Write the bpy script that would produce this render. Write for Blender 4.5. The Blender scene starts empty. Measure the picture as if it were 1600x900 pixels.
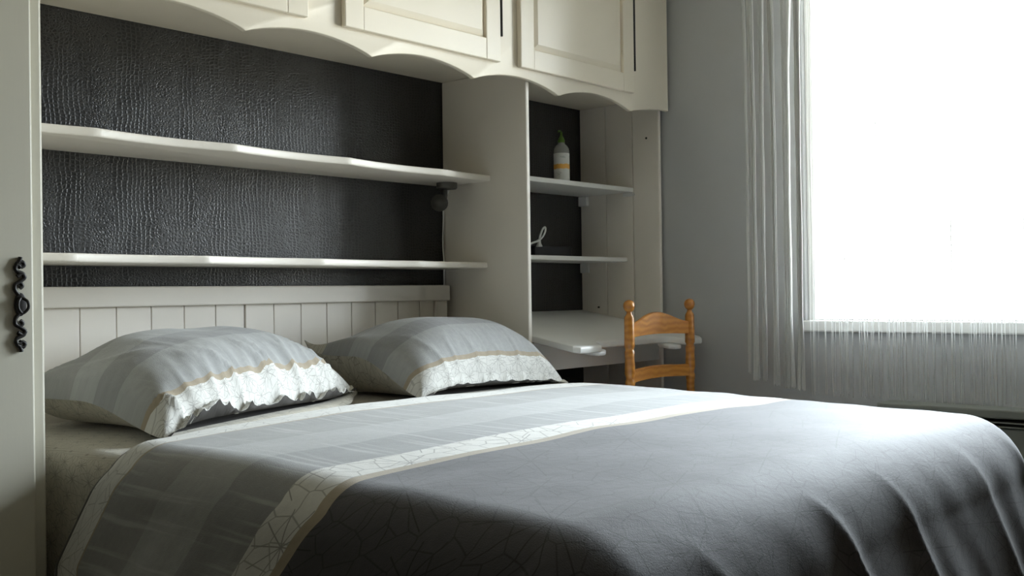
import bpy, bmesh, math, random
import numpy as np
from mathutils import Vector, Matrix, noise

random.seed(7)
scene = bpy.context.scene
C = scene.collection

# ------------------------------------------------------------------ camera
def look_axes(yaw, pitch, roll):
    f = Vector((math.sin(yaw)*math.cos(pitch), math.cos(yaw)*math.cos(pitch), math.sin(pitch)))
    r = Vector((math.cos(yaw), -math.sin(yaw), 0)); u = r.cross(f)
    return (math.cos(roll)*r + math.sin(roll)*u, -math.sin(roll)*r + math.cos(roll)*u, f)
cam_data = bpy.data.cameras.new('camera')
cam = bpy.data.objects.new('camera', cam_data); C.objects.link(cam)
r_, u_, f_ = look_axes(.8409, .0054, -.0141)
cam.matrix_world = Matrix(((r_.x, u_.x, -f_.x, -1.848), (r_.y, u_.y, -f_.y, -2.7996), (r_.z, u_.z, -f_.z, .86), (0, 0, 0, 1)))
cam_data.sensor_width = 36.0
cam_data.lens = 1619.58/1600*36
cam_data.clip_start = .02
scene.camera = cam

# ------------------------------------------------------------------ daylight
SKY = 116.0
world = bpy.data.worlds.new('sky'); scene.world = world
world.use_nodes = True
bg = world.node_tree.nodes['Background']
bg.inputs['Strength'].default_value = SKY
_wn, _wl = world.node_tree.nodes, world.node_tree.links
_tc = _wn.new('ShaderNodeTexCoord'); _sx = _wn.new('ShaderNodeSeparateXYZ'); _wl.new(_tc.outputs['Generated'], _sx.inputs[0])
_rp = _wn.new('ShaderNodeValToRGB'); _wl.new(_sx.outputs[2], _rp.inputs[0])        # bright overcast sky above dim ground
_e = _rp.color_ramp.elements                                                      # overcast: zenith three times the horizon
_e[0].position = 0.0; _e[0].color = (.18, .175, .15, 1)
_e[1].position = 1.0; _e[1].color = (.84, .92, 1.0, 1)
_e.new(.04).color = (.245, .265, .285, 1)
_wl.new(_rp.outputs[0], bg.inputs['Color'])

XW = 1.775                       # inner face of the window wall
WY0, WY1, WZ0, WZ1 = -1.03, -2.22, .715, 2.25     # window opening
pl = bpy.data.lights.new('window_daylight', 'AREA'); pl.shape = 'RECTANGLE'
pl.size = WZ1 - WZ0; pl.size_y = WY0 - WY1
pl.cycles.is_portal = True
po = bpy.data.objects.new('window_daylight', pl); C.objects.link(po)
po.location = (XW + .075, (WY0 + WY1)/2, (WZ0 + WZ1)/2)
po.rotation_euler = (0, math.radians(90), 0)

vs = scene.view_settings
vs.view_transform = 'Standard'; vs.look = 'None'; vs.gamma = 1; vs.use_curve_mapping = False
vs.exposure = 0.0
scene.cycles.diffuse_bounces = 6
scene.cycles.max_bounces = 12
scene.cycles.sample_clamp_indirect = 6

# ------------------------------------------------------------------ materials
class NT:
    def __init__(s, name):
        s.m = bpy.data.materials.new(name); s.m.use_nodes = True
        s.t = s.m.node_tree; s.p = s.t.nodes['Principled BSDF']
    def n(s, kind, **kw):
        nd = s.t.nodes.new(kind)
        for k, v in kw.items(): setattr(nd, k, v)
        return nd
    def put(s, sock, v):
        if hasattr(v, 'is_output'): s.t.links.new(v, sock)
        else: sock.default_value = v
    def math(s, op, a, b=None, c=None, clamp=False):
        nd = s.n('ShaderNodeMath', operation=op, use_clamp=clamp)
        s.put(nd.inputs[0], a)
        if b is not None: s.put(nd.inputs[1], b)
        if c is not None: s.put(nd.inputs[2], c)
        return nd.outputs[0]
    def mix(s, f, a, b, blend='MIX'):
        nd = s.n('ShaderNodeMix', data_type='RGBA', blend_type=blend)
        s.put(nd.inputs[0], f); s.put(nd.inputs[6], a); s.put(nd.inputs[7], b)
        return nd.outputs[2]
    def noise(s, vec, scale, detail=3, rough=.5):
        nd = s.n('ShaderNodeTexNoise'); s.put(nd.inputs['Vector'], vec)
        nd.inputs['Scale'].default_value = scale; nd.inputs['Detail'].default_value = detail
        nd.inputs['Roughness'].default_value = rough
        return nd
    def range(s, v, a, b, c=0., d=1.):
        nd = s.n('ShaderNodeMapRange'); nd.interpolation_type = 'SMOOTHSTEP'
        s.put(nd.inputs[0], v)
        for i, x in enumerate((a, b, c, d)): nd.inputs[i+1].default_value = x
        return nd.outputs[0]
    def vscale(s, v, sc):
        nd = s.n('ShaderNodeVectorMath', operation='MULTIPLY'); s.put(nd.inputs[0], v); nd.inputs[1].default_value = sc
        return nd.outputs[0]
    def bump(s, h, strength, dist):
        nd = s.n('ShaderNodeBump'); s.put(nd.inputs['Height'], h)
        nd.inputs['Strength'].default_value = strength; nd.inputs['Distance'].default_value = dist
        s.t.links.new(nd.outputs[0], s.p.inputs['Normal'])
        return nd
    def set(s, **kw):
        for k, v in kw.items(): s.put(s.p.inputs[k.replace('_', ' ')], v)
        return s
    def pos(s): return s.n('ShaderNodeNewGeometry').outputs['Position']
    def objco(s): return s.n('ShaderNodeTexCoord').outputs['Object']

def rgb(r, g, b): return (r, g, b, 1)

def painted(name, col, rough=.45, vary=.05, bump=.08):
    t = NT(name); p = t.pos()
    n1 = t.noise(p, 3.5, 3); n2 = t.noise(t.vscale(p, (60, 60, 6)), 3, 2)
    dark = tuple(c*(1-vary*1.6) for c in col)
    t.set(Base_Color=t.mix(n1.outputs[0], rgb(*dark), rgb(*col)), Roughness=rough)
    t.bump(n2.outputs[0], bump, .001)
    return t.m

M = {}
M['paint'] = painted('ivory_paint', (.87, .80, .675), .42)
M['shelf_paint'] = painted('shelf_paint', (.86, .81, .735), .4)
M['dimmed_wardrobe_paint'] = painted('dimmed_wardrobe_paint', (.62, .595, .50), .42)  # ivory darkened in the colour for the weaker light at the left
M['white_paint'] = painted('white_paint', (.82, .82, .80), .35)
M['wall_grey'] = painted('grey_wall', (.50, .505, .51), .8, .08, .25)
M['wall_warm'] = painted('warm_wall', (.20, .175, .125), .8, .05, .2)
M['ceiling'] = painted('ceiling_white', (.86, .85, .80), .85)
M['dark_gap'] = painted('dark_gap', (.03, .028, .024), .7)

def simple(name, col, rough=.5, metal=0., nscale=20, vary=.15, **kw):
    t = NT(name); n1 = t.noise(t.objco(), nscale, 3)
    t.set(Base_Color=t.mix(n1.outputs[0], rgb(*[c*(1-vary) for c in col]), rgb(*col)), Roughness=rough, Metallic=metal)
    for k, v in kw.items(): t.p.inputs[k.replace('_', ' ')].default_value = v
    return t.m
M['iron'] = simple('black_iron', (.018, .016, .015), .45, .3, 60)
M['dark_metal'] = simple('dull_metal', (.16, .155, .14), .42, .6, 30)
M['white_plastic'] = simple('white_plastic', (.72, .73, .72), .35, 0, 30, .05)
M['black_plastic'] = simple('black_plastic', (.018, .02, .027), .4, 0, 30)
M['green_plastic'] = simple('green_plastic', (.10, .21, .025), .35, 0, 30)
M['radiator'] = simple('radiator_enamel', (.26, .275, .245), .45, 0, 12, .1)
M['under_cloth'] = simple('dark_lining', (.05, .045, .04), .9, 0, 40)
M['foam'] = simple('bed_base_cloth', (.25, .24, .22), .9, 0, 40)

def pine():
    t = NT('honey_pine'); c = t.objco()
    n = t.noise(t.vscale(c, (14, 14, 14)), 1.0, 3); w = t.n('ShaderNodeTexWave')
    w.wave_type = 'BANDS'; w.bands_direction = 'Z'
    t.put(w.inputs['Vector'], t.vscale(c, (1, 1, 1))); w.inputs['Scale'].default_value = 14
    w.inputs['Distortion'].default_value = 5; w.inputs['Detail'].default_value = 2
    f = t.math('MULTIPLY', w.outputs[1], n.outputs[0])
    t.set(Base_Color=t.mix(f, rgb(.42, .155, .022), rgb(.68, .31, .055)), Roughness=.28)
    t.p.inputs['Coat Weight'].default_value = .4; t.p.inputs['Coat Roughness'].default_value = .15
    return t.m
M['pine'] = pine()

def floor_mat():
    t = NT('wood_floor'); p = t.pos()
    b = t.n('ShaderNodeTexBrick'); t.put(b.inputs['Vector'], t.vscale(p, (1, 1, 1)))
    b.inputs['Scale'].default_value = 1; b.inputs['Brick Width'].default_value = 1.2; b.inputs['Row Height'].default_value = .13
    b.inputs['Mortar Size'].default_value = .002
    b.inputs['Color1'].default_value = rgb(.075, .048, .03); b.inputs['Color2'].default_value = rgb(.09, .058, .035); b.inputs['Mortar'].default_value = rgb(.08, .05, .03)
    n = t.noise(t.vscale(p, (3, 40, 1)), 2, 4)
    t.set(Base_Color=t.mix(.35, b.outputs[0], n.outputs[1], 'OVERLAY'), Roughness=.4)
    return t.m
M['floor'] = floor_mat()

def wallpaper():
    t = NT('crocodile_wallpaper'); p = t.pos()
    warp = t.noise(t.vscale(p, (1, 0, .8)), 9, 2)
    off = t.vscale(warp.outputs[1], (.035, 0, .05))
    add = t.n('ShaderNodeVectorMath', operation='ADD'); t.put(add.inputs[0], p); t.put(add.inputs[1], off)
    def vor(sx, sz, rnd):
        v = t.n('ShaderNodeTexVoronoi', feature='DISTANCE_TO_EDGE')
        t.put(v.inputs['Vector'], t.vscale(add.outputs[0], (sx, 0, sz))); v.inputs['Scale'].default_value = 1
        v.inputs['Randomness'].default_value = rnd
        return v.outputs[0]
    big = vor(72, 96, .35); small = vor(105, 150, .75)
    sel = t.range(t.noise(t.vscale(p, (10, 0, 2.0)), 1, 1).outputs[0], .44, .56)
    e = t.mix(sel, small, big)
    sep = t.n('ShaderNodeSeparateColor'); t.put(sep.inputs[0], e)
    h = t.range(sep.outputs[0], .03, .26, 1, 0)
    mott = t.noise(t.vscale(p, (16, 0, 5)), 1, 4, .6)
    col = t.mix(h, rgb(.008, .008, .0085), rgb(.030, .0295, .030))
    col = t.mix(t.range(mott.outputs[0], .3, .8, 0, .6), col, rgb(.016, .0155, .015))
    t.set(Base_Color=col, Roughness=t.range(mott.outputs[0], .35, .65, .33, .44))
    t.p.inputs['Specular IOR Level'].default_value = .55
    t.bump(h, .40, .0011)
    return t.m
M['wallpaper'] = wallpaper()

def fabric(name, stops, length, rough=.75, sheen=.25, weave=1.0, star=.30, spec=.35, web_scale=21, thin=1.):
    """stops: (start, colour, line strength, hatch strength) along UV.y in metres."""
    t = NT(name)
    uv = t.n('ShaderNodeUVMap', uv_map='UVMap').outputs[0]
    sp = t.n('ShaderNodeSeparateXYZ'); t.put(sp.inputs[0], uv)
    u, v = sp.outputs[0], sp.outputs[1]
    wob = t.noise(uv, 3.0, 2)
    vv = t.math('ADD', v, t.math('MULTIPLY_ADD', wob.outputs[0], .012, -.006))
    f = t.math('DIVIDE', vv, length)
    def ramp(vals):
        r = t.n('ShaderNodeValToRGB'); t.put(r.inputs[0], f); cr = r.color_ramp; cr.interpolation = 'CONSTANT'
        for i, (s0, c) in enumerate(vals):
            el = cr.elements[i] if i < 2 else cr.elements.new(min(1., max(0., s0/length)))
            el.position = min(1., max(0., s0/length)); el.color = c
        return r.outputs[0]
    st = [(s[0], rgb(*s[1])) for s in stops]
    col = ramp(st)
    ctl = t.n('ShaderNodeSeparateColor')
    t.put(ctl.inputs[0], ramp([(s[0], (s[2], s[3], s[4] if len(s) > 4 else 1., 1)) for s in stops]))
    # web of fine lines with star bursts
    vo = t.n('ShaderNodeTexVoronoi', feature='DISTANCE_TO_EDGE', voronoi_dimensions='2D')
    t.put(vo.inputs['Vector'], uv); vo.inputs['Scale'].default_value = web_scale
    l1 = t.range(vo.outputs[0], .012, .045, 1, 0)
    def starlines(du, dv, cell, spokes, reach):
        a = t.math('DIVIDE', t.math('ADD', u, du), cell); b = t.math('DIVIDE', t.math('ADD', v, dv), cell)
        a = t.math('MULTIPLY', t.math('SUBTRACT', t.math('FRACT', a), .5), cell)
        b = t.math('MULTIPLY', t.math('SUBTRACT', t.math('FRACT', b), .5), cell)
        r = t.math('SQRT', t.math('ADD', t.math('MULTIPLY', a, a), t.math('MULTIPLY', b, b)))
        th = t.math('MULTIPLY', t.math('ARCTAN2', b, a), spokes/(2*math.pi))
        d = t.math('ABSOLUTE', t.math('SUBTRACT', t.math('FRACT', t.math('ADD', th, 10.25)), .5))
        dist = t.math('MULTIPLY', t.math('MULTIPLY', d, r), 2*math.pi/spokes)
        ln = t.range(dist, .0007*thin, .0017*thin, 1, 0)
        return t.math('MULTIPLY', ln, t.range(r, reach*.97, reach, 1, 0))
    s1 = starlines(.02, .05, star, 12, star*.42)
    s2 = starlines(.02+star*.5, .05+star*.5, star, 10, star*.24)
    web = t.math('MAXIMUM', t.math('MULTIPLY', l1, .75), t.math('MAXIMUM', s1, s2))
    web = t.math('MULTIPLY', web, ctl.outputs[0])
    # hatch threads on the plain grey bands
    nh = t.noise(t.vscale(uv, (70, 2.5, 1)), 1, 2)
    hatch = t.math('MULTIPLY', t.range(nh.outputs[0], .53, .70), ctl.outputs[1])
    mot = t.noise(uv, 60, 3, .65)
    col = t.mix(t.math('MULTIPLY', t.math('SUBTRACT', mot.outputs[0], .35), .55), col, t.mix(1., col, rgb(.45, .45, .45), 'MULTIPLY'))
    col = t.mix(web, col, t.mix(1., col, rgb(.30, .29, .28), 'MULTIPLY'))
    col = t.mix(t.math('MULTIPLY', hatch, .35), col, rgb(.60, .61, .60))
    t.set(Base_Color=col, Roughness=rough)
    t.p.inputs['Sheen Weight'].default_value = sheen; t.p.inputs['Sheen Roughness'].default_value = .45
    t.p.inputs['Specular IOR Level'].default_value = spec
    wv = t.noise(uv, 420, 2)
    cr = t.noise(t.vscale(uv, (9, 14, 1)), 1, 4, .6)
    h = t.math('ADD', t.math('MULTIPLY', wv.outputs[0], .25*weave), t.math('MULTIPLY', cr.outputs[0], 1.0))
    t.bump(h, .35, .006)
    return t.m

WHITE = (.66, .655, .62); GREY1 = (.275, .275, .268); GREY2 = (.338, .343, .338); GREY3 = (.262, .265, .265)
BEIGE = (.35, .295, .215); CHAR = (.056, .053, .059); FLORAL = (.46, .43, .355)
M['duvet'] = fabric('duvet_cotton', [(0, (.05, .045, .04), 0, 0), (.677, WHITE, .55, 0), (.83, BEIGE, 0, 0), (.838, GREY1, 0, .9), (1.05, GREY2, 0, .8), (1.22, GREY3, 0, .9),
                                     (1.365, BEIGE, 0, 0), (1.372, WHITE, .8, 0), (1.462, BEIGE, 0, 0), (1.485, CHAR, .9, 0)], 3.2, .74, .28, spec=.30)
M['pillow_top'] = fabric('pillow_cotton', [(0, WHITE, .6, 0), (.105, BEIGE, 0, 0), (.122, GREY2, 0, .35), (.24, GREY3, 0, .3), (.325, GREY2, 0, .3), (.42, GREY1, 0, .3),
                                           (.555, FLORAL, .7, 0)], .9, .8, .2, star=.095, web_scale=38, thin=.6)
M['floral'] = fabric('floral_cotton', [(0, FLORAL, .6, 0), (5, FLORAL, .6, 0)], 8, .85, .2, star=.075, web_scale=44, thin=.6)

def string_mat():
    t = NT('curtain_string')
    tr = t.n('ShaderNodeBsdfTranslucent'); tr.inputs[0].default_value = rgb(.88, .88, .87)
    df = t.n('ShaderNodeBsdfDiffuse')
    n = t.noise(t.objco(), 30, 2)
    t.put(df.inputs[0], t.mix(n.outputs[0], rgb(.92, .92, .90), rgb(.96, .96, .95)))
    mx = t.n('ShaderNodeMixShader'); mx.inputs[0].default_value = .3
    t.t.links.new(df.outputs[0], mx.inputs[1]); t.t.links.new(tr.outputs[0], mx.inputs[2])
    t.t.links.new(mx.outputs[0], t.t.nodes['Material Output'].inputs[0])
    return t.m
M['string'] = string_mat()

def glass_mat():
    t = NT('window_glass')
    tr = t.n('ShaderNodeBsdfTransparent'); gl = t.n('ShaderNodeBsdfGlossy'); gl.inputs['Roughness'].default_value = .02
    fr = t.n('ShaderNodeFresnel'); fr.inputs[0].default_value = 1.45
    n = t.noise(t.pos(), 2, 1)
    t.put(tr.inputs[0], t.mix(n.outputs[0], rgb(.96, .98, .97), rgb(.98, .99, .99)))
    mx = t.n('ShaderNodeMixShader'); t.t.links.new(fr.outputs[0], mx.inputs[0])
    t.t.links.new(tr.outputs[0], mx.inputs[1]); t.t.links.new(gl.outputs[0], mx.inputs[2])
    t.t.links.new(mx.outputs[0], t.t.nodes['Material Output'].inputs[0])
    return t.m
M['glass'] = glass_mat()

def bottle_mat():
    t = NT('clear_bottle'); n = t.noise(t.objco(), 15, 1)
    t.set(Base_Color=t.mix(n.outputs[0], rgb(.80, .82, .78), rgb(.9, .92, .88)), Roughness=.12)
    t.p.inputs['Transmission Weight'].default_value = .65; t.p.inputs['IOR'].default_value = 1.4
    return t.m
M['bottle'] = bottle_mat()

def label_mat():
    t = NT('bottle_label'); c = t.objco()
    sp = t.n('ShaderNodeSeparateXYZ'); t.put(sp.inputs[0], c)
    z = sp.outputs[2]
    wob = t.noise(t.vscale(c, (60, 60, 0)), 1, 2)
    zz = t.math('ADD', z, t.math('MULTIPLY_ADD', wob.outputs[0], .012, -.006))
    band = t.math('MULTIPLY', t.range(zz, .059, .062), t.range(zz, .080, .076+.001))
    band = t.math('MULTIPLY', t.range(zz, .057, .061), t.range(zz, .076, .080, 1, 0))
    pale = t.noise(t.vscale(c, (50, 50, 90)), 1, 2)
    base = t.mix(t.range(pale.outputs[0], .55, .75), rgb(.72, .73, .70), rgb(.5, .53, .50))
    t.set(Base_Color=t.mix(band, base, rgb(.80, .42, .08)), Roughness=.5)
    return t.m
M['label'] = label_mat()

# ------------------------------------------------------------------ helpers
def mesh_obj(name, bm_or_me, mat, parent=None, smooth=False):
    if isinstance(bm_or_me, bmesh.types.BMesh):
        me = bpy.data.meshes.new(name); bm_or_me.normal_update(); bm_or_me.to_mesh(me); bm_or_me.free()
    else: me = bm_or_me
    o = bpy.data.objects.new(name, me); C.objects.link(o)
    for m in (mat if isinstance(mat, (list, tuple)) else [mat]): me.materials.append(m)
    if smooth:
        me.polygons.foreach_set('use_smooth', [True]*len(me.polygons))
    if parent is not None:
        o.parent = parent
        w = Vector((0, 0, 0)); q = parent
        while q is not None: w += q.location; q = q.parent
        me.transform(Matrix.Translation(-w))
    else:
        # put the origin at the base centre
        co = np.empty(len(me.vertices)*3); me.vertices.foreach_get('co', co); co = co.reshape(-1, 3)
        b = Vector(((co[:, 0].min()+co[:, 0].max())/2, (co[:, 1].min()+co[:, 1].max())/2, co[:, 2].min()))
        me.transform(Matrix.Translation(-b)); o.location = b
    return o
def tag(o, label=None, cat=None, group=None, kind=None):
    if label: o['label'] = label
    if cat: o['category'] = cat
    if group: o['group'] = group
    if kind: o['kind'] = kind
    return o
def thing(name, loc, label=None, cat=None, group=None, kind=None):
    o = bpy.data.objects.new(name, None); o.empty_display_size = .05
    o.location = loc; C.objects.link(o)
    return tag(o, label, cat, group, kind)
def bm_box(bm, x0, x1, y0, y1, z0, z1, bev=0., seg=2):
    x0, x1 = sorted((x0, x1)); y0, y1 = sorted((y0, y1)); z0, z1 = sorted((z0, z1))
    v = [bm.verts.new((x, y, z)) for x in (x0, x1) for y in (y0, y1) for z in (z0, z1)]
    fs = [bm.faces.new([v[i] for i in q]) for q in ((0, 1, 3, 2), (4, 6, 7, 5), (0, 4, 5, 1), (2, 3, 7, 6), (0, 2, 6, 4), (1, 5, 7, 3))]
    if bev:
        ed = list({e for f in fs for e in f.edges})
        bmesh.ops.bevel(bm, geom=ed, offset=bev, segments=seg, affect='EDGES', profile=.5)
def box(name, mat, parent, x0, x1, y0, y1, z0, z1, bev=.002, seg=2):
    bm = bmesh.new(); bm_box(bm, x0, x1, y0, y1, z0, z1, bev, seg)
    return mesh_obj(name, bm, mat, parent)
def prism(bm, pts, mapf, lo, hi, bev=0., seg=2):
    """polygon pts (2-D) extruded between lo and hi; mapf(a,b,c)->xyz"""
    A = [bm.verts.new(mapf(a, b, lo)) for a, b in pts]; B = [bm.verts.new(mapf(a, b, hi)) for a, b in pts]
    fa = bm.faces.new(A[::-1]); fb = bm.faces.new(B); n = len(pts); sd = []
    for i in range(n): sd.append(bm.faces.new((A[i], A[(i+1) % n], B[(i+1) % n], B[i])))
    bmesh.ops.recalc_face_normals(bm, faces=[fa, fb]+sd)
    if bev:
        bmesh.ops.bevel(bm, geom=list(fa.edges)+list(fb.edges), offset=bev, segments=seg, affect='EDGES', profile=.5)
def tube(bm, pts, rad, n=8, caps=True):
    pts = [Vector(p) for p in pts]; rings = []
    up0 = None
    for i, p in enumerate(pts):
        d = (pts[min(i+1, len(pts)-1)] - pts[max(i-1, 0)]).normalized()
        if up0 is None:
            up0 = Vector((0, 0, 1)) if abs(d.z) < .9 else Vector((1, 0, 0))
        a = (up0 - d*up0.dot(d)).normalized(); up0 = a; b = d.cross(a)
        r = rad[i] if isinstance(rad, (list, tuple)) else rad
        rings.append([bm.verts.new(p + a*(r*math.cos(t*2*math.pi/n)) + b*(r*math.sin(t*2*math.pi/n))) for t in range(n)])
    for i in range(len(rings)-1):
        for t in range(n):
            bm.faces.new((rings[i][t], rings[i][(t+1) % n], rings[i+1][(t+1) % n], rings[i+1][t]))
    if caps:
        bm.faces.new(rings[0][::-1]); bm.faces.new(rings[-1])
def lathe(bm, prof, cx, cy, n=20):
    rings = [[bm.verts.new((cx + r*math.cos(2*math.pi*t/n), cy + r*math.sin(2*math.pi*t/n), z)) for t in range(n)] for r, z in prof]
    for i in range(len(rings)-1):
        for t in range(n): bm.faces.new((rings[i][t], rings[i][(t+1) % n], rings[i+1][(t+1) % n], rings[i+1][t]))
    bm.faces.new(rings[0][::-1]); bm.faces.new(rings[-1])
def smooth_angle(o, deg=40):
    me = o.data
    me.polygons.foreach_set('use_smooth', [True]*len(me.polygons))
    try: me.set_sharp_from_angle(angle=math.radians(deg))
    except Exception: pass
    return o
def catmull(P, k=8):
    P = [Vector(p) for p in P]; out = []
    for i in range(len(P)-1):
        a, b, c, d = P[max(i-1, 0)], P[i], P[i+1], P[min(i+2, len(P)-1)]
        for j in range(k):
            s = j/k
            out.append(.5*((2*b) + (c-a)*s + (2*a-5*b+4*c-d)*s*s + (3*b-a-3*c+d)*s**3))
    out.append(P[-1]); return out

# ------------------------------------------------------------------ room shell
XL, YF, ZC = -3.4, -4.3, 2.55
tag(box('floor', M['floor'], None, XL-.1, XW+.25, YF-.1, .1, -.1, 0, 0), kind='structure')
tag(box('ceiling', M['ceiling'], None, XL-.1, XW+.25, YF-.1, .1, ZC, ZC+.1, 0), kind='structure')
tag(box('wall_back', M['wallpaper'], None, XL-.1, XW+.25, 0, .12, 0, ZC, 0), kind='structure')
tag(box('wall_left', M['wall_warm'], None, XL-.12, XL, YF-.1, 0, 0, ZC, 0), kind='structure')
tag(box('wall_front', M['wall_warm'], None, XL, XW+.25, YF-.12, YF, 0, ZC, 0), kind='structure')
bm = bmesh.new()
bm_box(bm, XW, XW+.25, YF, WY1, 0, ZC); bm_box(bm, XW, XW+.25, WY0, 0, 0, ZC)
bm_box(bm, XW, XW+.25, WY1, WY0, 0, WZ0); bm_box(bm, XW, XW+.25, WY1, WY0, WZ1, ZC)
tag(mesh_obj('wall_right', bm, M['wall_grey']), kind='structure')
tag(box('baseboard_right', M['white_paint'], None, XW-.014, XW, YF+.02, -.02, 0, .08, .003), kind='structure')
tag(box('baseboard_left', M['white_paint'], None, XL, XL+.014, YF+.02, -.7, 0, .08, .003), kind='structure')
tag(box('baseboard_front', M['white_paint'], None, XL+.02, -1.05, YF, YF+.014, 0, .08, .003), kind='structure')
d = thing('door_1', (-.5, YF, 0), kind='structure')
box('door_leaf', M['white_paint'], d, -.92, -.08, YF+.002, YF+.035, .01, 2.04)
box('door_frame', M['white_paint'], d, -1.0, -.925, YF+.001, YF+.05, 0, 2.12); box('door_frame', M['white_paint'], d, -.075, 0, YF+.001, YF+.05, 0, 2.12)
box('door_frame', M['white_paint'], d, -.925, -.075, YF+.001, YF+.05, 2.045, 2.12)
bm = bmesh.new(); tube(bm, [(-.86, YF+.035, 1.0), (-.86, YF+.085, 1.0), (-.74, YF+.085, 1.0)], .009, 10)
mesh_obj('door_handle', bm, M['dark_metal'], d, True)

# window with frame, two sashes and sill
w = thing('window_1', (XW+.13, (WY0+WY1)/2, WZ0), kind='structure')
fx0, fx1 = XW+.022, XW+.062
for a in ((WY0-.028, WY0, WZ0, WZ1), (WY1, WY1+.028, WZ0, WZ1), (WY1+.028, WY0-.028, WZ0, WZ0+.035), (WY1+.028, WY0-.028, WZ1-.035, WZ1)):
    box('window_frame', M['white_paint'], w, fx0, fx1, *a, bev=.004)
box('pane', M['glass'], w, fx0+.02, fx0+.024, WY1+.03, WY0-.03, WZ0+.037, WZ1-.037, 0)
box('window_sill', M['white_paint'], w, XW-.03, XW+.021, WY1-.02, WY0+.0, WZ0-.012, WZ0+.03, .006)
box('jamb_lining', M['white_paint'], w, XW+.063, XW+.25, WY0-.004, WY0, WZ0, WZ1, 0)
box('jamb_lining', M['white_paint'], w, XW+.063, XW+.25, WY1, WY1+.004, WZ0, WZ1, 0)
box('outer_sill', M['white_paint'], w, XW+.063, XW+.28, WY1+.004, WY0-.004, WZ0-.004, WZ0+.004, 0)

# ------------------------------------------------------------------ overhead cabinet bridging the bed
XP, XR = .895, 1.737            # partition face, right side panel inner face
D = .4218; VF = -.4518; ZS = 1.6593; ZT = 2.42
XN = -.893                     # wardrobe side
oc = thing('overhead_cabinet', (.42, -.22, ZS), 'long ivory painted overhead cabinet with scalloped valance bridging the bed', 'cabinet')
box('cabinet_base', M['paint'], oc, XN+.004, XR+.016, -.002, VF+.022, ZS, ZS+.018, .001)
box('cabinet_top', M['paint'], oc, XN+.004, XR+.016, -.002, VF+.022, ZT-.018, ZT, .001)
box('side_panel', M['paint'], oc, XN+.004, XN+.022, -.002, VF+.022, ZS+.018, ZT-.018, .001)
box('side_panel', M['paint'], oc, XR-.002, XR+.016, -.002, VF+.022, ZS+.018, ZT-.018, .001)
box('back_panel', M['paint'], oc, XN+.022, XR-.002, -.002, -.01, ZS+.018, ZT-.018, 0)
# face frame with scalloped lower edge
x0, x1 = XN+.004, XR+.017
cus0, cw, zc = -.2667, .4372, 1.5652
pts = [(x1, ZT), (x0, ZT)]
N = 200; low = []
xe = 1.482
for i in range(N+1):
    x = x0 + (x1-x0)*i/N
    k = (x - cus0)/cw; f = k - math.floor(k)
    if x <= xe: z = zc + .039*(math.sin(math.pi*f)**.75)
    else: z = zc + .034*min(1, math.sin(min(math.pi/2, (x-xe)/(x1-xe)*math.pi*.5))**.85)
    low.append((x, z))
bm = bmesh.new()
prism(bm, pts + low, lambda a, b, c: (a, c, b), VF, VF+.02, .004, 2)
vf = smooth_angle(mesh_obj('valance', bm, M['paint'], oc), 35)
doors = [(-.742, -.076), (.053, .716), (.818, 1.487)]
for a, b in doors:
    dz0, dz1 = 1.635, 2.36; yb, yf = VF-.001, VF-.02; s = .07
    dr = box('door', M['paint'], oc, a, a+s, yb, yf, dz0, dz1, .003)     # left stile carries the rest
    box('door_stile', M['paint'], dr, b-s, b, yb, yf, dz0, dz1, .003)
    box('door_rail', M['paint'], dr, a+s-.001, b-s+.001, yb, yf+.0005, dz0, dz0+s, .003)
    box('door_rail', M['paint'], dr, a+s-.001, b-s+.001, yb, yf+.0005, dz1-s, dz1, .003)
    # recessed panel with a bevelled raised field
    bm = bmesh.new()
    A = (a+s, b-s, dz0+s, dz1-s); yr = yf+.014; e = .022
    out = [bm.verts.new((x, yr, z)) for x, z in ((A[0], A[2]), (A[1], A[2]), (A[1], A[3]), (A[0], A[3]))]
    inn = [bm.verts.new((x, yf+.001, z)) for x, z in ((A[0]+e, A[2]+e), (A[1]-e, A[2]+e), (A[1]-e, A[3]-e), (A[0]+e, A[3]-e))]
    bk = [bm.verts.new((x, yb, z)) for x, z in ((A[0], A[2]), (A[1], A[2]), (A[1], A[3]), (A[0], A[3]))]
    bm.faces.new(inn); bm.faces.new(bk[::-1])
    for i in range(4):
        j = (i+1) % 4; bm.faces.new((out[i], out[j], inn[j], inn[i])); bm.faces.new((bk[i], bk[j], out[j], out[i]))
    bmesh.ops.recalc_face_normals(bm, faces=bm.faces)
    mesh_obj('door_panel', bm, M['paint'], dr)
    bm = bmesh.new(); tube(bm, [(b+.0045, yf+.001, 1.722), (b+.0045, yf+.001, 2.28)], .0045, 8)  # dark tube stands in for the shadow in the door's right-hand reveal
    tag(mesh_obj('gap_shade', bm, M['dark_gap'], dr, True), 'dark strip standing for the shaded gap beside the door')

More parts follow.
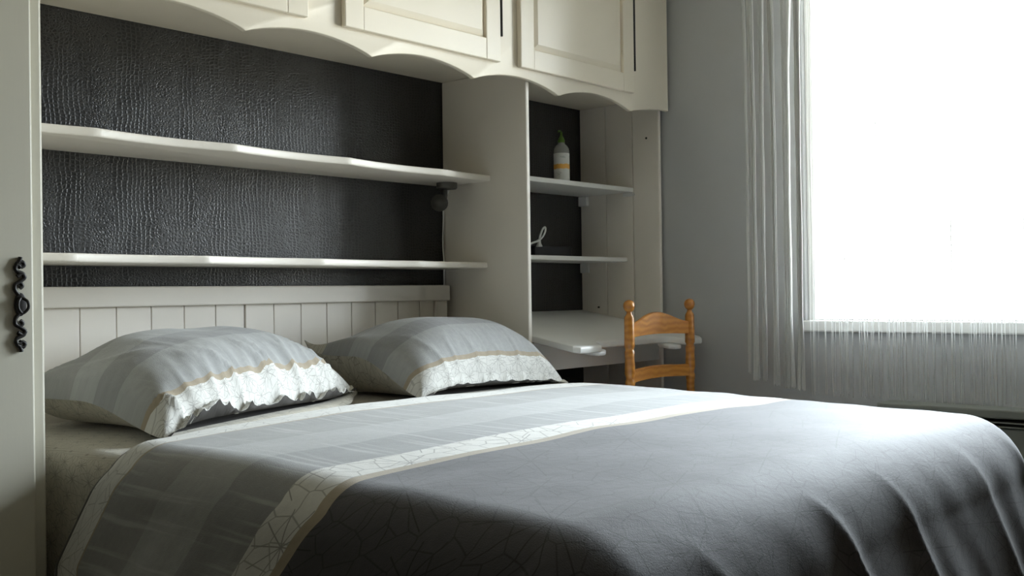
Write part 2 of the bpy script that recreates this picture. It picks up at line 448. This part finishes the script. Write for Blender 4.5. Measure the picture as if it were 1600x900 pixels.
# ------------------------------------------------------------------ scalloped niche shelves above the headboard
def wall_shelf(z0, z1, cusps, ycusp, depth_in, label):
    """front edge: concave scallops between the cusps"""
    xs = [XN+.012] ; poly = []
    pts = []
    L = [(cusps[0]-(cusps[1]-cusps[0]), ycusp[0])] + list(zip(cusps, ycusp)) + [(cusps[-1]+(cusps[-1]-cusps[-2]), ycusp[-1]+.0)]
    n = 24
    for (xa, ya), (xb, yb) in zip(L[:-1], L[1:]):
        for i in range(n):
            s = i/n; x = xa+(xb-xa)*s
            if x < XN+.006 or x > XP-.003: continue
            y = ya+(yb-ya)*s + depth_in*(1-(2*s-1)**2)
            pts.append((x, y))
    pts = [(XN+.006, pts[0][1])] + pts + [(XP-.003, pts[-1][1])]
    poly = [(XP-.003, -.003), (XN+.006, -.003)] + pts
    bm = bmesh.new(); prism(bm, poly, lambda a, b, c: (a, b, c), z0, z1, .005, 3)
    o = smooth_angle(mesh_obj('wall_shelf', bm, M['shelf_paint']), 30)
    return tag(o, label, 'shelf', 'scalloped shelves above the headboard')
wall_shelf(1.266, 1.289, [-1.02, -.608, -.207, .217, .639], [-.31, -.308, -.305, -.292, -.272], .022,
           'upper white shelf with scalloped front edge above the bed')
wall_shelf(.953, .975, [-1.09, -.672, -.292, .125, .549], [-.30, -.302, -.298, -.268, -.245], .022,
           'lower white scalloped shelf just above the headboard')

# ------------------------------------------------------------------ desk unit right of the bed
du = thing('desk_unit', (1.32, -.2, 0), 'painted desk alcove unit with side panels, two shelves and slanted desk top', 'desk')
bm = bmesh.new(); bm_box(bm, XP, XP+.019, -.003, -D, 0, ZS-.001, .004, 2)
mesh_obj('side_panel', bm, M['shelf_paint'], du)
for k, (ya, yb) in enumerate(((-.003, -.139), (-.142, -.279), (-.282, -.412))):
    box('plank', M['shelf_paint'], du, XR, XR+.018, ya, yb, 0, ZS-.001, .003)
bm = bmesh.new()
for y, z in ((-.352, 1.498),):
    tube(bm, [(XR-.001, y, z), (XR+.003, y, z)], .005, 8)
mesh_obj('screw_hole', bm, M['dark_gap'], du)
bm = bmesh.new(); tube(bm, [(XR-.006, -.095, .796), (XR+.002, -.095, .796)], .004, 8)
mesh_obj('nail', bm, M['dark_gap'], du)
sh = box('shelf', M['white_paint'], du, XP+.020, XR-.001, -.003, -.285, 1.278, 1.297, .003)
box('support_cleat', M['white_paint'], sh, XR-.02, XR-.001, -.004, -.05, 1.235, 1.277, .003)
box('support_cleat', M['white_paint'], sh, XR-.012, XR-.001, -.235, -.292, 1.262, 1.277, .003)
sh = box('shelf', M['white_paint'], du, XP+.020, XR-.001, -.003, -.25, .987, 1.005, .003)
box('support_cleat', M['white_paint'], sh, XR-.014, XR-.001, -.004, -.05, .945, .986, .003)
# slanted desk top with a cut-out front
sl = -.178
def deskmap(a, b, c):           # a = x, b = distance from wall, c = height in the board
    return (a, -b, .787 + sl*b + c)
x0, x1 = XP+.022, XR-.003
fr = []
for i in range(60):
    x = x0 + .02 + (x1-x0-.04)*i/59
    q = (x-x0)/(x1-x0)
    def ss(e0, e1, v):
        v = min(1, max(0, (v-e0)/(e1-e0))); return v*v*(3-2*v)
    dep = .618 - .055*ss(.17, .22, q)*(1-ss(.78, .83, q))
    fr.append((x, dep))
poly = [(x0, .004), (x0, .60)] + fr + [(x1, .60), (x1, .004)]
bm = bmesh.new(); prism(bm, poly, deskmap, -.027, 0, .008, 3)
dt = smooth_angle(mesh_obj('desk_top', bm, M['white_paint'], du), 30)
for q in (.20, .80):
    xc = x0+(x1-x0)*q
    bm = bmesh.new(); pp = [(xc-.05, .54), (xc-.045, .585), (xc-.02, .60), (xc+.02, .60), (xc+.045, .585), (xc+.05, .54)]
    prism(bm, pp, deskmap, -.045, -.0275, .006, 2)
    smooth_angle(mesh_obj('desk_bracket', bm, M['white_paint'], dt), 30)
box('apron', M['white_paint'], du, XP+.02, XR-.002, -.385, -.403, .58, .682, .002)

# ------------------------------------------------------------------ wardrobe on the left
wd = thing('wardrobe', (-1.6, -.31, 0), 'tall ivory painted wardrobe with black iron handle at left edge', 'wardrobe')
WF = -.6175
box('side_panel', M['dimmed_wardrobe_paint'], wd, XN-.019, XN, -.003, WF+.022, .0, ZT, .002)
box('side_panel', M['dimmed_wardrobe_paint'], wd, -2.42, -2.40, -.003, WF+.022, .0, ZT, .002)
box('wardrobe_top', M['dimmed_wardrobe_paint'], wd, -2.40, XN-.019, -.003, WF+.022, ZT-.02, ZT, .001)
box('wardrobe_base', M['dimmed_wardrobe_paint'], wd, -2.40, XN-.019, -.003, WF+.022, .0, .08, .001)
box('back_panel', M['dimmed_wardrobe_paint'], wd, -2.40, XN-.019, -.003, -.01, .08, ZT-.02, 0)
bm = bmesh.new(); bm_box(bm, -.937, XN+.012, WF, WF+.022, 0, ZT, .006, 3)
mesh_obj('front_stile', bm, M['dimmed_wardrobe_paint'], wd)
box('front_stile', M['dimmed_wardrobe_paint'], wd, -2.42, -2.376, WF, WF+.022, 0, ZT, .005)
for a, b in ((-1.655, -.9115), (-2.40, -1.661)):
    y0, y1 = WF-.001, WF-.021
    dr = box('door', M['dimmed_wardrobe_paint'], wd, b-.085, b, y0, y1, .09, ZT-.02, .005, 3)
    box('door_stile', M['dimmed_wardrobe_paint'], dr, a, a+.085, y0, y1, .09, ZT-.02, .005)
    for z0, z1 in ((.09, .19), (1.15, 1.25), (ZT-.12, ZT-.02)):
        box('door_rail', M['dimmed_wardrobe_paint'], dr, a+.084, b-.084, y0, y1+.0005, z0, z1, .004)
    box('door_panel', M['dimmed_wardrobe_paint'], dr, a+.084, b-.084, y0-.002, y1+.01, .19, ZT-.12, .001)
    if b > -1:
        hx, hz, hy = b-.030, .852, y1-.005
        hnd = thing('handle', (0, 0, 0)); C.objects.unlink(hnd); bpy.data.objects.remove(hnd)
        bm = bmesh.new()
        # central escutcheon
        ell = [(hx+.0125*math.cos(t*2*math.pi/24), hz+.024*math.sin(t*2*math.pi/24)) for t in range(24)]
        prism(bm, ell, lambda p, q, c: (p, c, q), y1-.0005, y1-.007, .002, 2)
        def scroll(pts, r=.0042): tube(bm, catmull([(hx+p, hy, hz+q) for p, q in pts], 6), r, 8)
        for sg in (1, -1):
            scroll([(-.004, sg*.020), (-.011, sg*.030), (-.010, sg*.041), (-.001, sg*.044), (.004, sg*.038), (-.001, sg*.033)])
            scroll([(-.008, sg*.042), (.004, sg*.050), (.009, sg*.056), (.002, sg*.062), (-.006, sg*.057)])
            scroll([(.008, sg*.052), (.006, sg*.062), (-.007, sg*.068), (-.010, sg*.076), (-.004, sg*.080), (.001, sg*.074)])
            scroll([(-.010, sg*.072), (-.006, sg*.084), (.004, sg*.087), (.008, sg*.080), (.002, sg*.076)])
            scroll([(-.004, sg*.084), (.0, sg*.092), (.001, sg*.097)], [.0045]*12+[.002])
        # drop grip on the escutcheon
        tube(bm, catmull([(hx, hy-.004, hz+.014), (hx+.009, hy-.012, hz+.006), (hx+.010, hy-.013, hz-.008), (hx, hy-.010, hz-.018), (hx-.009, hy-.012, hz-.008), (hx-.008, hy-.010, hz+.006), (hx, hy-.004, hz+.014)], 5), .003, 8)
        tag(smooth_angle(mesh_obj('handle', bm, M['iron'], dr), 60), 'ornate black iron handle plate with scrolls')

# ------------------------------------------------------------------ bed with plank headboard
bd = thing('bed', (0, -1.0, 0), 'double bed with white plank headboard under the shelves', 'bed')
ZH = .895
hb = box('headboard_rail', M['shelf_paint'], bd, -.868, .868, -.030, -.062, .838, ZH, .004)
for s in (-1, 1):
    box('headboard_post', M['shelf_paint'], bd, s*.80, s*.858, -.028, -.056, 0, .8375, .004)
for k in range(-8, 8):
    a, b = k*.105-.007, (k+1)*.105-.007
    a, b = max(a, -.799), min(b, .799)
    if b-a < .02: continue
    wg = .0055 if k in (-1,) else .0012
    box('plank', M['shelf_paint'], bd, a+.0012, b-wg, -.032, -.044, .20, .838, .0015)
box('headboard_back', M['dark_gap'], bd, -.799, .799, -.020, -.0315, .20, .837, 0)
for s in (-1, 1):
    box('side_rail', M['shelf_paint'], bd, s*.79, s*.815, -.06, -2.03, .09, .195, .003)
box('foot_rail', M['shelf_paint'], bd, -.815, .815, -2.005, -2.03, .09, .195, .003)
for x in (-.77, .77): box('leg', M['shelf_paint'], bd, x-.03, x+.03, -1.89, -1.95, 0, .119, .004)
box('slat_base', M['foam'], bd, -.788, .788, -.065, -2.004, .12, .203, .003)

# mattress in a floral fitted sheet
ZM = .542
def uv_from(me, fn):
    uvl = me.uv_layers.new(name='UVMap')
    for lp in me.loops:
        uvl.data[lp.index].uv = fn(me.vertices[lp.vertex_index].co)
bm = bmesh.new(); bm_box(bm, -.838, .838, -.068, -1.975, .205, ZM, 0)
bmesh.ops.bevel(bm, geom=[e for e in bm.edges], offset=.055, segments=6, affect='EDGES', profile=.5)
bmesh.ops.subdivide_edges(bm, edges=[e for e in bm.edges if e.calc_length() > .15], cuts=24, use_grid_fill=True)
for v in bm.verts:
    k = noise.noise(Vector((v.co.x*5, v.co.y*5, v.co.z*9)))*.005
    v.co.x += k*(1 if v.co.x > 0 else -1)*(abs(v.co.x) > .7); v.co.z += k*.6*(v.co.z > .45)
for v in bm.verts:               # softer, sagging foot end
    f = min(1, max(0, (-v.co.y-1.3)/.6)); f = f*f*(3-2*f)
    v.co.x *= 1-.10*f
    if v.co.z > .4: v.co.z -= .026*f
me = bpy.data.meshes.new('mattress'); bm.to_mesh(me); bm.free()
uv_from(me, lambda c: ((c.x + (c.z if abs(c.x) > .8 else 0)), 1 - c.y + (c.z if abs(c.x) > .82 else 0)*.3))
tag(mesh_obj('mattress', me, M['floral'], None, True), 'mattress in a beige floral fitted sheet under the duvet', 'mattress')

# ------------------------------------------------------------------ duvet
def make_duvet():
    aflat, Lf = .755, 1.92          # flat half-width and foot line
    R, RF = .105, .15
    ns, nt = 250, 260
    smax = aflat + .56; t0, t1 = .665, Lf + .66
    S = np.linspace(-smax, smax, ns); T = np.linspace(t0, t1, nt)
    def prof(d, R, flare):
        q = math.pi*R/2
        if d < q: ph = d/R; return R*math.sin(ph), -R*(1-math.cos(ph))
        e = d-q; return R + e*flare, -R - e*math.sqrt(1-flare*flare)
    V = []; UV = []
    for j, t in enumerate(T):
        for i, s in enumerate(S):
            # the duvet lies askew: its left part is pulled towards the foot
            lf = min(1, max(0, (-s-.15)/.75)); lf = lf*lf*(3-2*lf)
            rt = min(1, max(0, (s-.45)/.5)); rt = rt*rt*(3-2*rt)
            fade = min(1, max(0, (2.3-t)/1.0))
            tt = t + fade*(.012*lf + .05*rt*max(0, 1-(t-t0)/.5) + .012*noise.noise(Vector((s*5, t*2, 3))))
            tt += .13*lf*max(0, 1-(t-t0)/.25)
            ds = max(abs(s)-aflat, 0); dt = max(tt-Lf, 0); d = math.hypot(ds, dt)
            sx = 1 if s > 0 else -1
            bx = min(abs(s), aflat)*sx; by = min(tt, Lf)
            if d > 0:
                w = dt/d; Rr = R*(1-w)+RF*w
                corner = 2*ds*dt/(d*d)
                X, Z = prof(d, Rr, .10+.06*w+.22*corner)
                hang = min(1, max(0, d-Rr*.6)/.4)
                # folds
                if w > .01:
                    al = (s*1.0) - .55*d*w
                    ph = al*9.5 + 1.2*noise.noise(Vector((al*2.5, 1.7, 0)))
                    fold = (1-abs(math.sin(ph)))**3.2*.038*(.6+.8*noise.noise(Vector((al*1.3, 8.1, 0)))) + .012*noise.noise(Vector((al*9, d*2, 4)))
                    X += fold*hang*w
                if w < .99:
                    X += (1-w)*hang*(.022*noise.noise(Vector((tt*4+ds*2, ds*2, 9))) + .012*noise.noise(Vector((tt*11, ds*3, 2))))
                ex, ey = ds/d*sx, dt/d
                x = bx + X*ex; y = by + X*ey; z = Z
                if w < .3: y -= min(.17, .80*max(0, ds-.10))       # hanging part swings towards the head
            else:
                x, y, z = bx, by, 0
            top = .570 + .010*math.sin(min(1, abs(s)/.8)*math.pi/2+math.pi/2)
            top += .006*noise.noise(Vector((s*2.2, tt*2.6, 0))) + .0035*noise.noise(Vector((s*5, tt*9, 5)))
            top -= .018*max(0, (min(tt, Lf)-1.2)/.7)
            z += top
            z -= .010*math.exp(-((t-t0)/.03)**2)
            V.append((x, -y, max(z, .02))); UV.append((s + .5*0, t))
    F = []
    for j in range(nt-1):
        for i in range(ns-1):
            a = j*ns+i; F.append((a, a+ns, a+ns+1, a+1))
    me = bpy.data.meshes.new('duvet'); me.from_pydata(V, [], F); me.update()
    uvl = me.uv_layers.new(name='UVMap')
    vi = np.empty(len(me.loops), dtype=np.int32); me.loops.foreach_get('vertex_index', vi)
    uvl.data.foreach_set('uv', np.array(UV, dtype=np.float32)[vi].ravel())
    o = mesh_obj('duvet', me, [M['duvet'], M['under_cloth']], None, True)
    sol = o.modifiers.new('thickness', 'SOLIDIFY'); sol.thickness = .016; sol.offset = -1
    sol.material_offset = 1; sol.material_offset_rim = 1
    return o
tag(make_duvet(), 'charcoal duvet with white and grey stripes and fine line pattern', 'duvet')

# ------------------------------------------------------------------ pillows
def make_pillow(label, cx, cy, rz, a, b, H, liftL, liftR, liftB, wr, seed, tilt=0., gp=.03, sh=0.):
    nu, nt_, nb, nc = 90, 60, 40, 10
    zf = ZM + .006
    ca, sa = math.cos(rz), math.sin(rz)
    def sm(v): v = min(1, max(0, v)); return v*v*(3-2*v)
    def outline(u, v):
        x = a*u*(1 - .05*(1-v*v)); y = b*v*(1 - .045*(1-u*u)); x += sh*(y+b)
        return x, y
    def thick(u, v):
        vf = -.80
        vv = v if v > 0 else min(1, v/vf) if v > vf else -1
        vv = v if v > 0 else max(-1, v/.93)
        return H*max(0, 1-abs(u)**3.4)**.5*max(0, 1-abs(vv)**2.8)**.5
    def base(u, v):
        g = sm((v+1)/1.2)
        l = (liftL if u < 0 else liftR)*abs(u)**8*((.1 if u < 0 else .7)+(.9 if u < 0 else .3)*g)
        l += liftB*max(0, v)**8*(1-.4*abs(u)**5)
        return zf + l + tilt*max(0, v+.3)
    def gap(u):
        return gp*max(0, 1-abs(u)**6)*(.75-.25*u)
    V = []; UV = []; matid = []
    ring = nt_ + nb + nc; arc = 0.; zprev = 0.
    for i in range(nu):
        u = -1 + 2*i/(nu-1)
        u = math.copysign(abs(u)**.9, u) if u else 0
        for k in range(ring):
            if k < nt_:
                q = k/(nt_-1); v = -1 + 2*(q**1.5)
                x, y = outline(u, v)
                z = base(u, v) + thick(u, v)
                z_plain = z
                fe = math.exp(-((v+1)/.33)**2)
                z += (gap(u)*math.exp(-((v+1)/.12)**2) + .004)*(1-abs(u)**10)
                p = Vector((x*7+seed, y*7, seed))
                n1 = noise.noise(p)
                ridge = (1-abs(noise.noise(Vector((x*13+y*4+seed, y*5-x*2, 1.3)))))**6
                ridge2 = (1-abs(noise.noise(Vector((x*22-y*6, y*9+seed, 4.3)))))**5
                cornr = sm((abs(u)-.3)/.6)
                z += wr*(.010*n1 + ridge*.022*(fe*1.1+.25*cornr) + ridge2*.009*fe)*(1-abs(u)**12)
                zmin = base(u, v) if abs(u) > .995 else zf + .003
                z = max(z, zmin)
                arc = 0. if k == 0 else arc + math.hypot(y-V[-1][1], z_plain-zprev)
                zprev = z_plain
                V.append((x, y, z)); UV.append((x, arc))
            elif k < nt_+nb:
                q = (k-nt_+1)/nb; v = 1 - 2*q
                x, y = outline(u, v)
                z = base(u, v)
                if v < -.9: z = min(z, zf+.004+.012*abs(u)**6*liftR/.03+.010*abs(noise.noise(Vector((x*26, seed, 2))))*(1-abs(u)**6))
                yy = y - .030*sm((-v-.85)/.15)*(1-abs(u)**6)*(1+.5*noise.noise(Vector((x*16, seed, 7))))
                V.append((x, yy, z)); UV.append((x, 2+y))
            else:
                q = (k-nt_-nb+1)/(nc+1)
                v = -1 + .24*math.sin(q*math.pi)
                x, y = outline(u, v)
                zb = base(u, -1)+.008; ztp = base(u, -1)+thick(u, -1)+gap(u)
                z = zb + (ztp-zb)*q
                V.append((x, y, z)); UV.append((x, 2+y))
    for i in range(nu):            # equal cloth length in every column
        tot = UV[i*ring+nt_-1][1]
        for k in range(nt_):
            q = UV[i*ring+k]; UV[i*ring+k] = (q[0], q[1]*.66/max(tot, .01))
    F = []; MI = []
    for i in range(nu-1):
        for k in range(ring):
            k2 = (k+1) % ring
            F.append((i*ring+k, i*ring+k2, (i+1)*ring+k2, (i+1)*ring+k))
            MI.append(0 if k < nt_-1 else (1 if k < nt_+nb+1 else 2))
    V = [(cx + x*ca - y*sa, cy + x*sa + y*ca, z) for x, y, z in V]
    V = [(min(x, 3), min(y, -.066), z) for x, y, z in V]
    me = bpy.data.meshes.new('pillow'); me.from_pydata(V, [], F); me.update()
    bm = bmesh.new(); bm.from_mesh(me)
    uvl = bm.loops.layers.uv.new('UVMap'); bm.faces.ensure_lookup_table()
    for f, mi in zip(bm.faces, MI):
        f.material_index = mi
        for lp in f.loops:
            k = lp.vert.index % ring; uu, vv = UV[lp.vert.index]
            lp[uvl].uv = (uu, vv)
    bmesh.ops.recalc_face_normals(bm, faces=bm.faces)
    bm.to_mesh(me); bm.free()
    o = mesh_obj('pillow', me, [M['pillow_top'], M['floral'], M['under_cloth']], None, True)
    return tag(o, label, 'pillow', 'pillows at the headboard')
make_pillow('crumpled grey striped pillow nearest the wardrobe, at the left', -.395, -.335, math.radians(22.5), .43, .285, .225, .075, .06, .05, 1.1, 2.0, gp=.04, sh=.25)
make_pillow('smooth plump grey striped pillow with open end beside the desk', .525, -.352, math.radians(1), .335, .275, .235, .125, .02, .08, .3, 5.0, gp=.042)

# ------------------------------------------------------------------ chair
ch = thing('chair', (1.325, -.52, 0), 'honey coloured pine ladder-back chair tucked under the desk', 'chair')
CY = -.685; PX = (1.128, 1.520)
def post_prof():
    return [(.013, 0), (.0155, .02), (.0155, .40), (.0155, .525), (.0175, .53), (.0175, .545), (.0145, .553), (.0145, .56), (.0185, .575), (.0180, .598), (.0165, .625), (.0180, .65),
            (.0150, .656), (.0150, .662), (.0185, .668), (.0185, .678), (.0175, .765), (.0165, .772), (.0095, .783), (.0085, .790), (.0130, .7925), (.0185, .801), (.0205, .810), (.0190, .820), (.0130, .828), (.004, .832)]
for x in PX:
    bm = bmesh.new(); lathe(bm, post_prof(), x, CY, 20)
    smooth_angle(mesh_obj('back_post', bm, M['pine'], ch), 50)
def slat(z_lo, z_hi_edge, z_hi_mid, name):
    n = 28; top, bot = [], []
    bm = bmesh.new(); F, B = [], []
    for i in range(n+1):
        s = i/n; x = PX[0]+.010 + (PX[1]-PX[0]-.020)*s
        yb = CY + .020*(1-(2*s-1)**2)
        bell = math.sin(math.pi*s)**1.6
        zt = z_hi_edge + (z_hi_mid-z_hi_edge)*bell; zb = z_lo + .006*math.sin(math.pi*s)
        F.append((x, yb-.008, zb, zt)); B.append((x, yb+.008, zb, zt))
    rows = []
    for (x, yf, zb, zt), (_, yr, _, _) in zip(F, B):
        rows.append([bm.verts.new(p) for p in ((x, yf, zb), (x, yf, zt-.003), (x, yf+.004, zt), (x, yr-.004, zt), (x, yr, zt-.003), (x, yr, zb))])
    for i in range(n):
        for k in range(6): bm.faces.new((rows[i][k], rows[i][(k+1) % 6], rows[i+1][(k+1) % 6], rows[i+1][k]))
    bm.faces.new(rows[0]); bm.faces.new(rows[-1][::-1])
    bmesh.ops.recalc_face_normals(bm, faces=bm.faces)
    smooth_angle(mesh_obj(name, bm, M['pine'], ch), 45)
slat(.700, .747, .786, 'back_slat')
slat(.541, .586, .592, 'back_slat')
for x in (PX[0]-.01, PX[1]+.01):
    bm = bmesh.new(); lathe(bm, [(.012, 0), (.016, .03), (.017, .2), (.014, .3), (.017, .42)], x, CY+.36, 16)
    smooth_angle(mesh_obj('front_leg', bm, M['pine'], ch), 50)
bm = bmesh.new(); prism(bm, [(PX[0]-.02, CY-.01), (PX[1]+.02, CY-.01), (PX[1]+.035, CY+.39), (PX[0]-.035, CY+.39)], lambda a, b, c: (a, b, c), .421, .443, .006, 3)
mesh_obj('seat', bm, M['pine'], ch)
for z in (.18, .30):
    for x in PX:
        bm = bmesh.new(); tube(bm, [(x, CY, z), (x, CY+.36, z)], .009, 10); mesh_obj('stretcher', bm, M['pine'], ch, True)

# ------------------------------------------------------------------ radiator below the window
rd = thing('radiator', (1.71, -1.9, 0), 'low grey-green convector heater under the window behind the bed', 'radiator')
ry0, ry1 = -1.345, -2.55
box('casing', M['radiator'], rd, 1.672, XW-.018, ry0-.004, ry1+.004, .10, .405, .004)
box('top_plate', M['radiator'], rd, 1.655, XW-.004, ry0, ry1, .438, .466, .005)
box('wall_bracket', M['radiator'], rd, 1.69, XW-.017, ry0-.01, ry0-.04, .405, .438, .001)
box('wall_bracket', M['radiator'], rd, 1.69, XW-.017, ry1+.01, ry1+.04, .405, .438, .001)
for z in (.408, .422):
    box('louver', M['radiator'], rd, 1.664, XW-.03, ry0-.045, ry1+.045, z, z+.005, .001)
for y in (ry0-.1, ry1+.1): box('foot', M['radiator'], rd, 1.685, 1.74, y-.02, y+.02, 0, .099, .002)

# ------------------------------------------------------------------ string curtain
XC = 1.645; ZR = 2.36
cr = thing('curtain_rod', (XC, -1.75, ZR), 'thin white curtain rod above the window', 'curtain rod')
bm = bmesh.new(); tube(bm, [(XC, -.74, ZR), (XC, -2.95, ZR)], .009, 12); mesh_obj('rod', bm, M['white_plastic'], cr, True)
for y in (-.745, -2.945):
    bm = bmesh.new(); tube(bm, [(XC, y+.004, ZR), (XW, y+.004, ZR)], .006, 10); mesh_obj('rod_bracket', bm, M['white_plastic'], cr, True)
    bm = bmesh.new(); bmesh.ops.create_uvsphere(bm, u_segments=14, v_segments=8, radius=.018, matrix=Matrix.Translation((XC, y+(.03 if y > -1 else -.03), ZR)))
    mesh_obj('finial', bm, M['white_plastic'], cr, True)
sc_ = thing('string_curtain', (XC, -1.7, .48), 'white string curtain with gathered strands hanging over the window', 'curtain')
box('heading_tape', M['string'], sc_, XC-.016, XC-.0135, -.80, -2.90, 2.30, 2.375, 0)
def strand(bm, yt, yb, xoff, zbot, rad, wav, z1=1.05, z0=2.1, n=12, flare=0.):
    P = []
    for i in range(n+1):
        s = i/n; z = 2.335 + (zbot-2.335)*s
        k = min(1, max(0, (z0-z)/(z0-z1))); k = k*k*(3-2*k)
        y = yt + (yb-yt)*k + wav*math.sin(i*1.7+yt*91) + flare*max(0, s-.86)/.14
        P.append((XC + xoff + wav*.6*math.cos(i*1.3+yt*57), y, z))
    tube(bm, P, rad, 4, False)
rs = random.Random(3)
bundles = [(-.868, .0035, .548, 10), (-.894, .010, .528, 30), (-.932, .007, .523, 20), (-.976, .009, .511, 26), (-1.030, .016, .500, 44), (-1.075, .011, .498, 28)]
tops = np.linspace(-.847, -1.107, sum(b[3] for b in bundles)); q = 0
xo = [.0, -.03, .022, -.02, .028, -.012]
for (yc, wd_, zb, n), xb in zip(bundles, xo):
    bm = bmesh.new()
    yc += xb*.555; m = int(n*1.5)
    for i in range(m):
        g = (i+.5)/m*2-1
        yt = float(tops[min(len(tops)-1, q+int(i/1.5))]) + rs.uniform(-.004, .004)
        yt = yt*.65 + yc*.35
        strand(bm, yt, yc - g*wd_*.75 + rs.uniform(-.001, .001), xb+rs.uniform(-.006, .006), zb+rs.uniform(-.004, .008), .0014, .0012, 1.45, 2.3, 14, -g*wd_*.55)
    q += n
    mesh_obj('strand_bundle', bm, M['string'], sc_, True)
bm = bmesh.new(); y = -1.115
while y > -2.88:
    strand(bm, y, y+rs.uniform(-.008, .008), rs.uniform(-.012, .012), .482+rs.uniform(-.006, .012), rs.uniform(.0008, .0014), .0016, 1.0, 2.2, 10)
    y -= rs.choice((.003, .005, .008, .012))
st = mesh_obj('loose_strings', bm, M['string'], sc_, True); st['kind'] = 'stuff'

# ------------------------------------------------------------------ small things
# pump bottle on the alcove shelf
bx, by, bz = 1.395, -.175, 1.2975
bt = thing('pump_bottle', (bx, by, bz), 'clear pump bottle with white and orange label on the alcove shelf', 'bottle')
bm = bmesh.new(); lathe(bm, [(.029, bz), (.0315, bz+.004), (.0315, bz+.132), (.030, bz+.142), (.024, bz+.153), (.0155, bz+.160), (.0145, bz+.166)], bx, by, 28)
smooth_angle(mesh_obj('bottle_body', bm, M['bottle'], bt), 50)
bm = bmesh.new()
R0 = .0321; n = 32; rr = []
for z in (bz+.010, bz+.122):
    rr.append([bm.verts.new((bx+R0*math.cos(2*math.pi*t/n), by+R0*math.sin(2*math.pi*t/n), z)) for t in range(n)])
for t in range(n): bm.faces.new((rr[0][t], rr[0][(t+1) % n], rr[1][(t+1) % n], rr[1][t]))
lb = mesh_obj('bottle_label', bm, M['label'], bt, True)
tag(lb, 'white label with orange band')
bm = bmesh.new(); lathe(bm, [(.0145, bz+.160), (.0145, bz+.176), (.011, bz+.184), (.0060, bz+.192), (.0045, bz+.200), (.0045, bz+.210)], bx, by, 20)
pm = smooth_angle(mesh_obj('pump', bm, M['green_plastic'], bt), 50); tag(pm, 'green pump cap')
bm = bmesh.new(); tube(bm, catmull([(bx+.004, by, bz+.205), (bx-.004, by, bz+.212), (bx-.016, by-.002, bz+.212), (bx-.022, by-.003, bz+.207)], 5), .0035, 10)
mesh_obj('spout', bm, M['green_plastic'], pm, True)

# white cable with a connector, and a dark box, on the lower alcove shelf
wc = thing('white_cable', (1.30, -.12, 1.055), 'white cable loop with a flared plug in the desk alcove', 'cable')
bm = bmesh.new()
tube(bm, catmull([(1.15, -.10, 1.012), (1.22, -.115, 1.040), (1.262, -.12, 1.057), (1.300, -.12, 1.067), (1.330, -.12, 1.082), (1.350, -.12, 1.104), (1.3545, -.12, 1.120), (1.349, -.12, 1.1255), (1.338, -.118, 1.116), (1.324, -.118, 1.092), (1.3165, -.118, 1.068)], 6), .0042, 8)
mesh_obj('cord', bm, M['white_plastic'], wc, True)
bm = bmesh.new(); lathe(bm, [(.0125, 1.046), (.0125, 1.050), (.0075, 1.060), (.0060, 1.076)], 1.3165, -.118, 14)
smooth_angle(mesh_obj('plug', bm, M['white_plastic'], wc), 50)
bm = bmesh.new(); bm_box(bm, 1.34, 1.58, -.02, -.075, 1.0055, 1.053, .004)
tag(mesh_obj('media_box', bm, M['black_plastic']), 'flat black device box on the lower alcove shelf', 'box')

# clamp spot lamp under the upper shelf
rl = thing('spot_lamp', (.80, -.10, 1.266), 'small dull metal spot lamp fixed under the upper shelf', 'lamp')
bm = bmesh.new(); lathe(bm, [(.034, 1.243), (.038, 1.247), (.038, 1.2655)], .805, -.115, 22)
smooth_angle(mesh_obj('mount', bm, M['dark_metal'], rl), 40)
bm = bmesh.new(); tube(bm, [(.800, -.11, 1.243), (.806, -.106, 1.222), (.808, -.10, 1.205), (.79, -.10, 1.196)], .0085, 12)
mesh_obj('arm', bm, M['dark_metal'], rl, True)
bm = bmesh.new()
dirv = Vector((-.72, -.68, -.12)).normalized(); p0 = Vector((.785, -.10, 1.195))
tube(bm, [p0+dirv*s for s in (-.004, 0, .012, .030, .062, .068, .068, .05)], [.010, .018, .024, .027, .031, .031, .026, .024], 20)
hd = mesh_obj('lamp_head', bm, M['dark_metal'], rl, True)
bm = bmesh.new(); tube(bm, [p0+dirv*.052, p0+dirv*.066], [.020, .016], 18)
mesh_obj('bulb', bm, M['white_plastic'], hd, True)
bm = bmesh.new(); tube(bm, catmull([(.83, -.10, 1.243), (.872, -.03, 1.20), (.886, -.012, 1.14), (.884, -.010, 1.05), (.886, -.012, .98), (.885, -.012, .90), (.885, -.012, .62)], 6), .0028, 8)
mesh_obj('lamp_cord', bm, M['white_plastic'], rl, True)
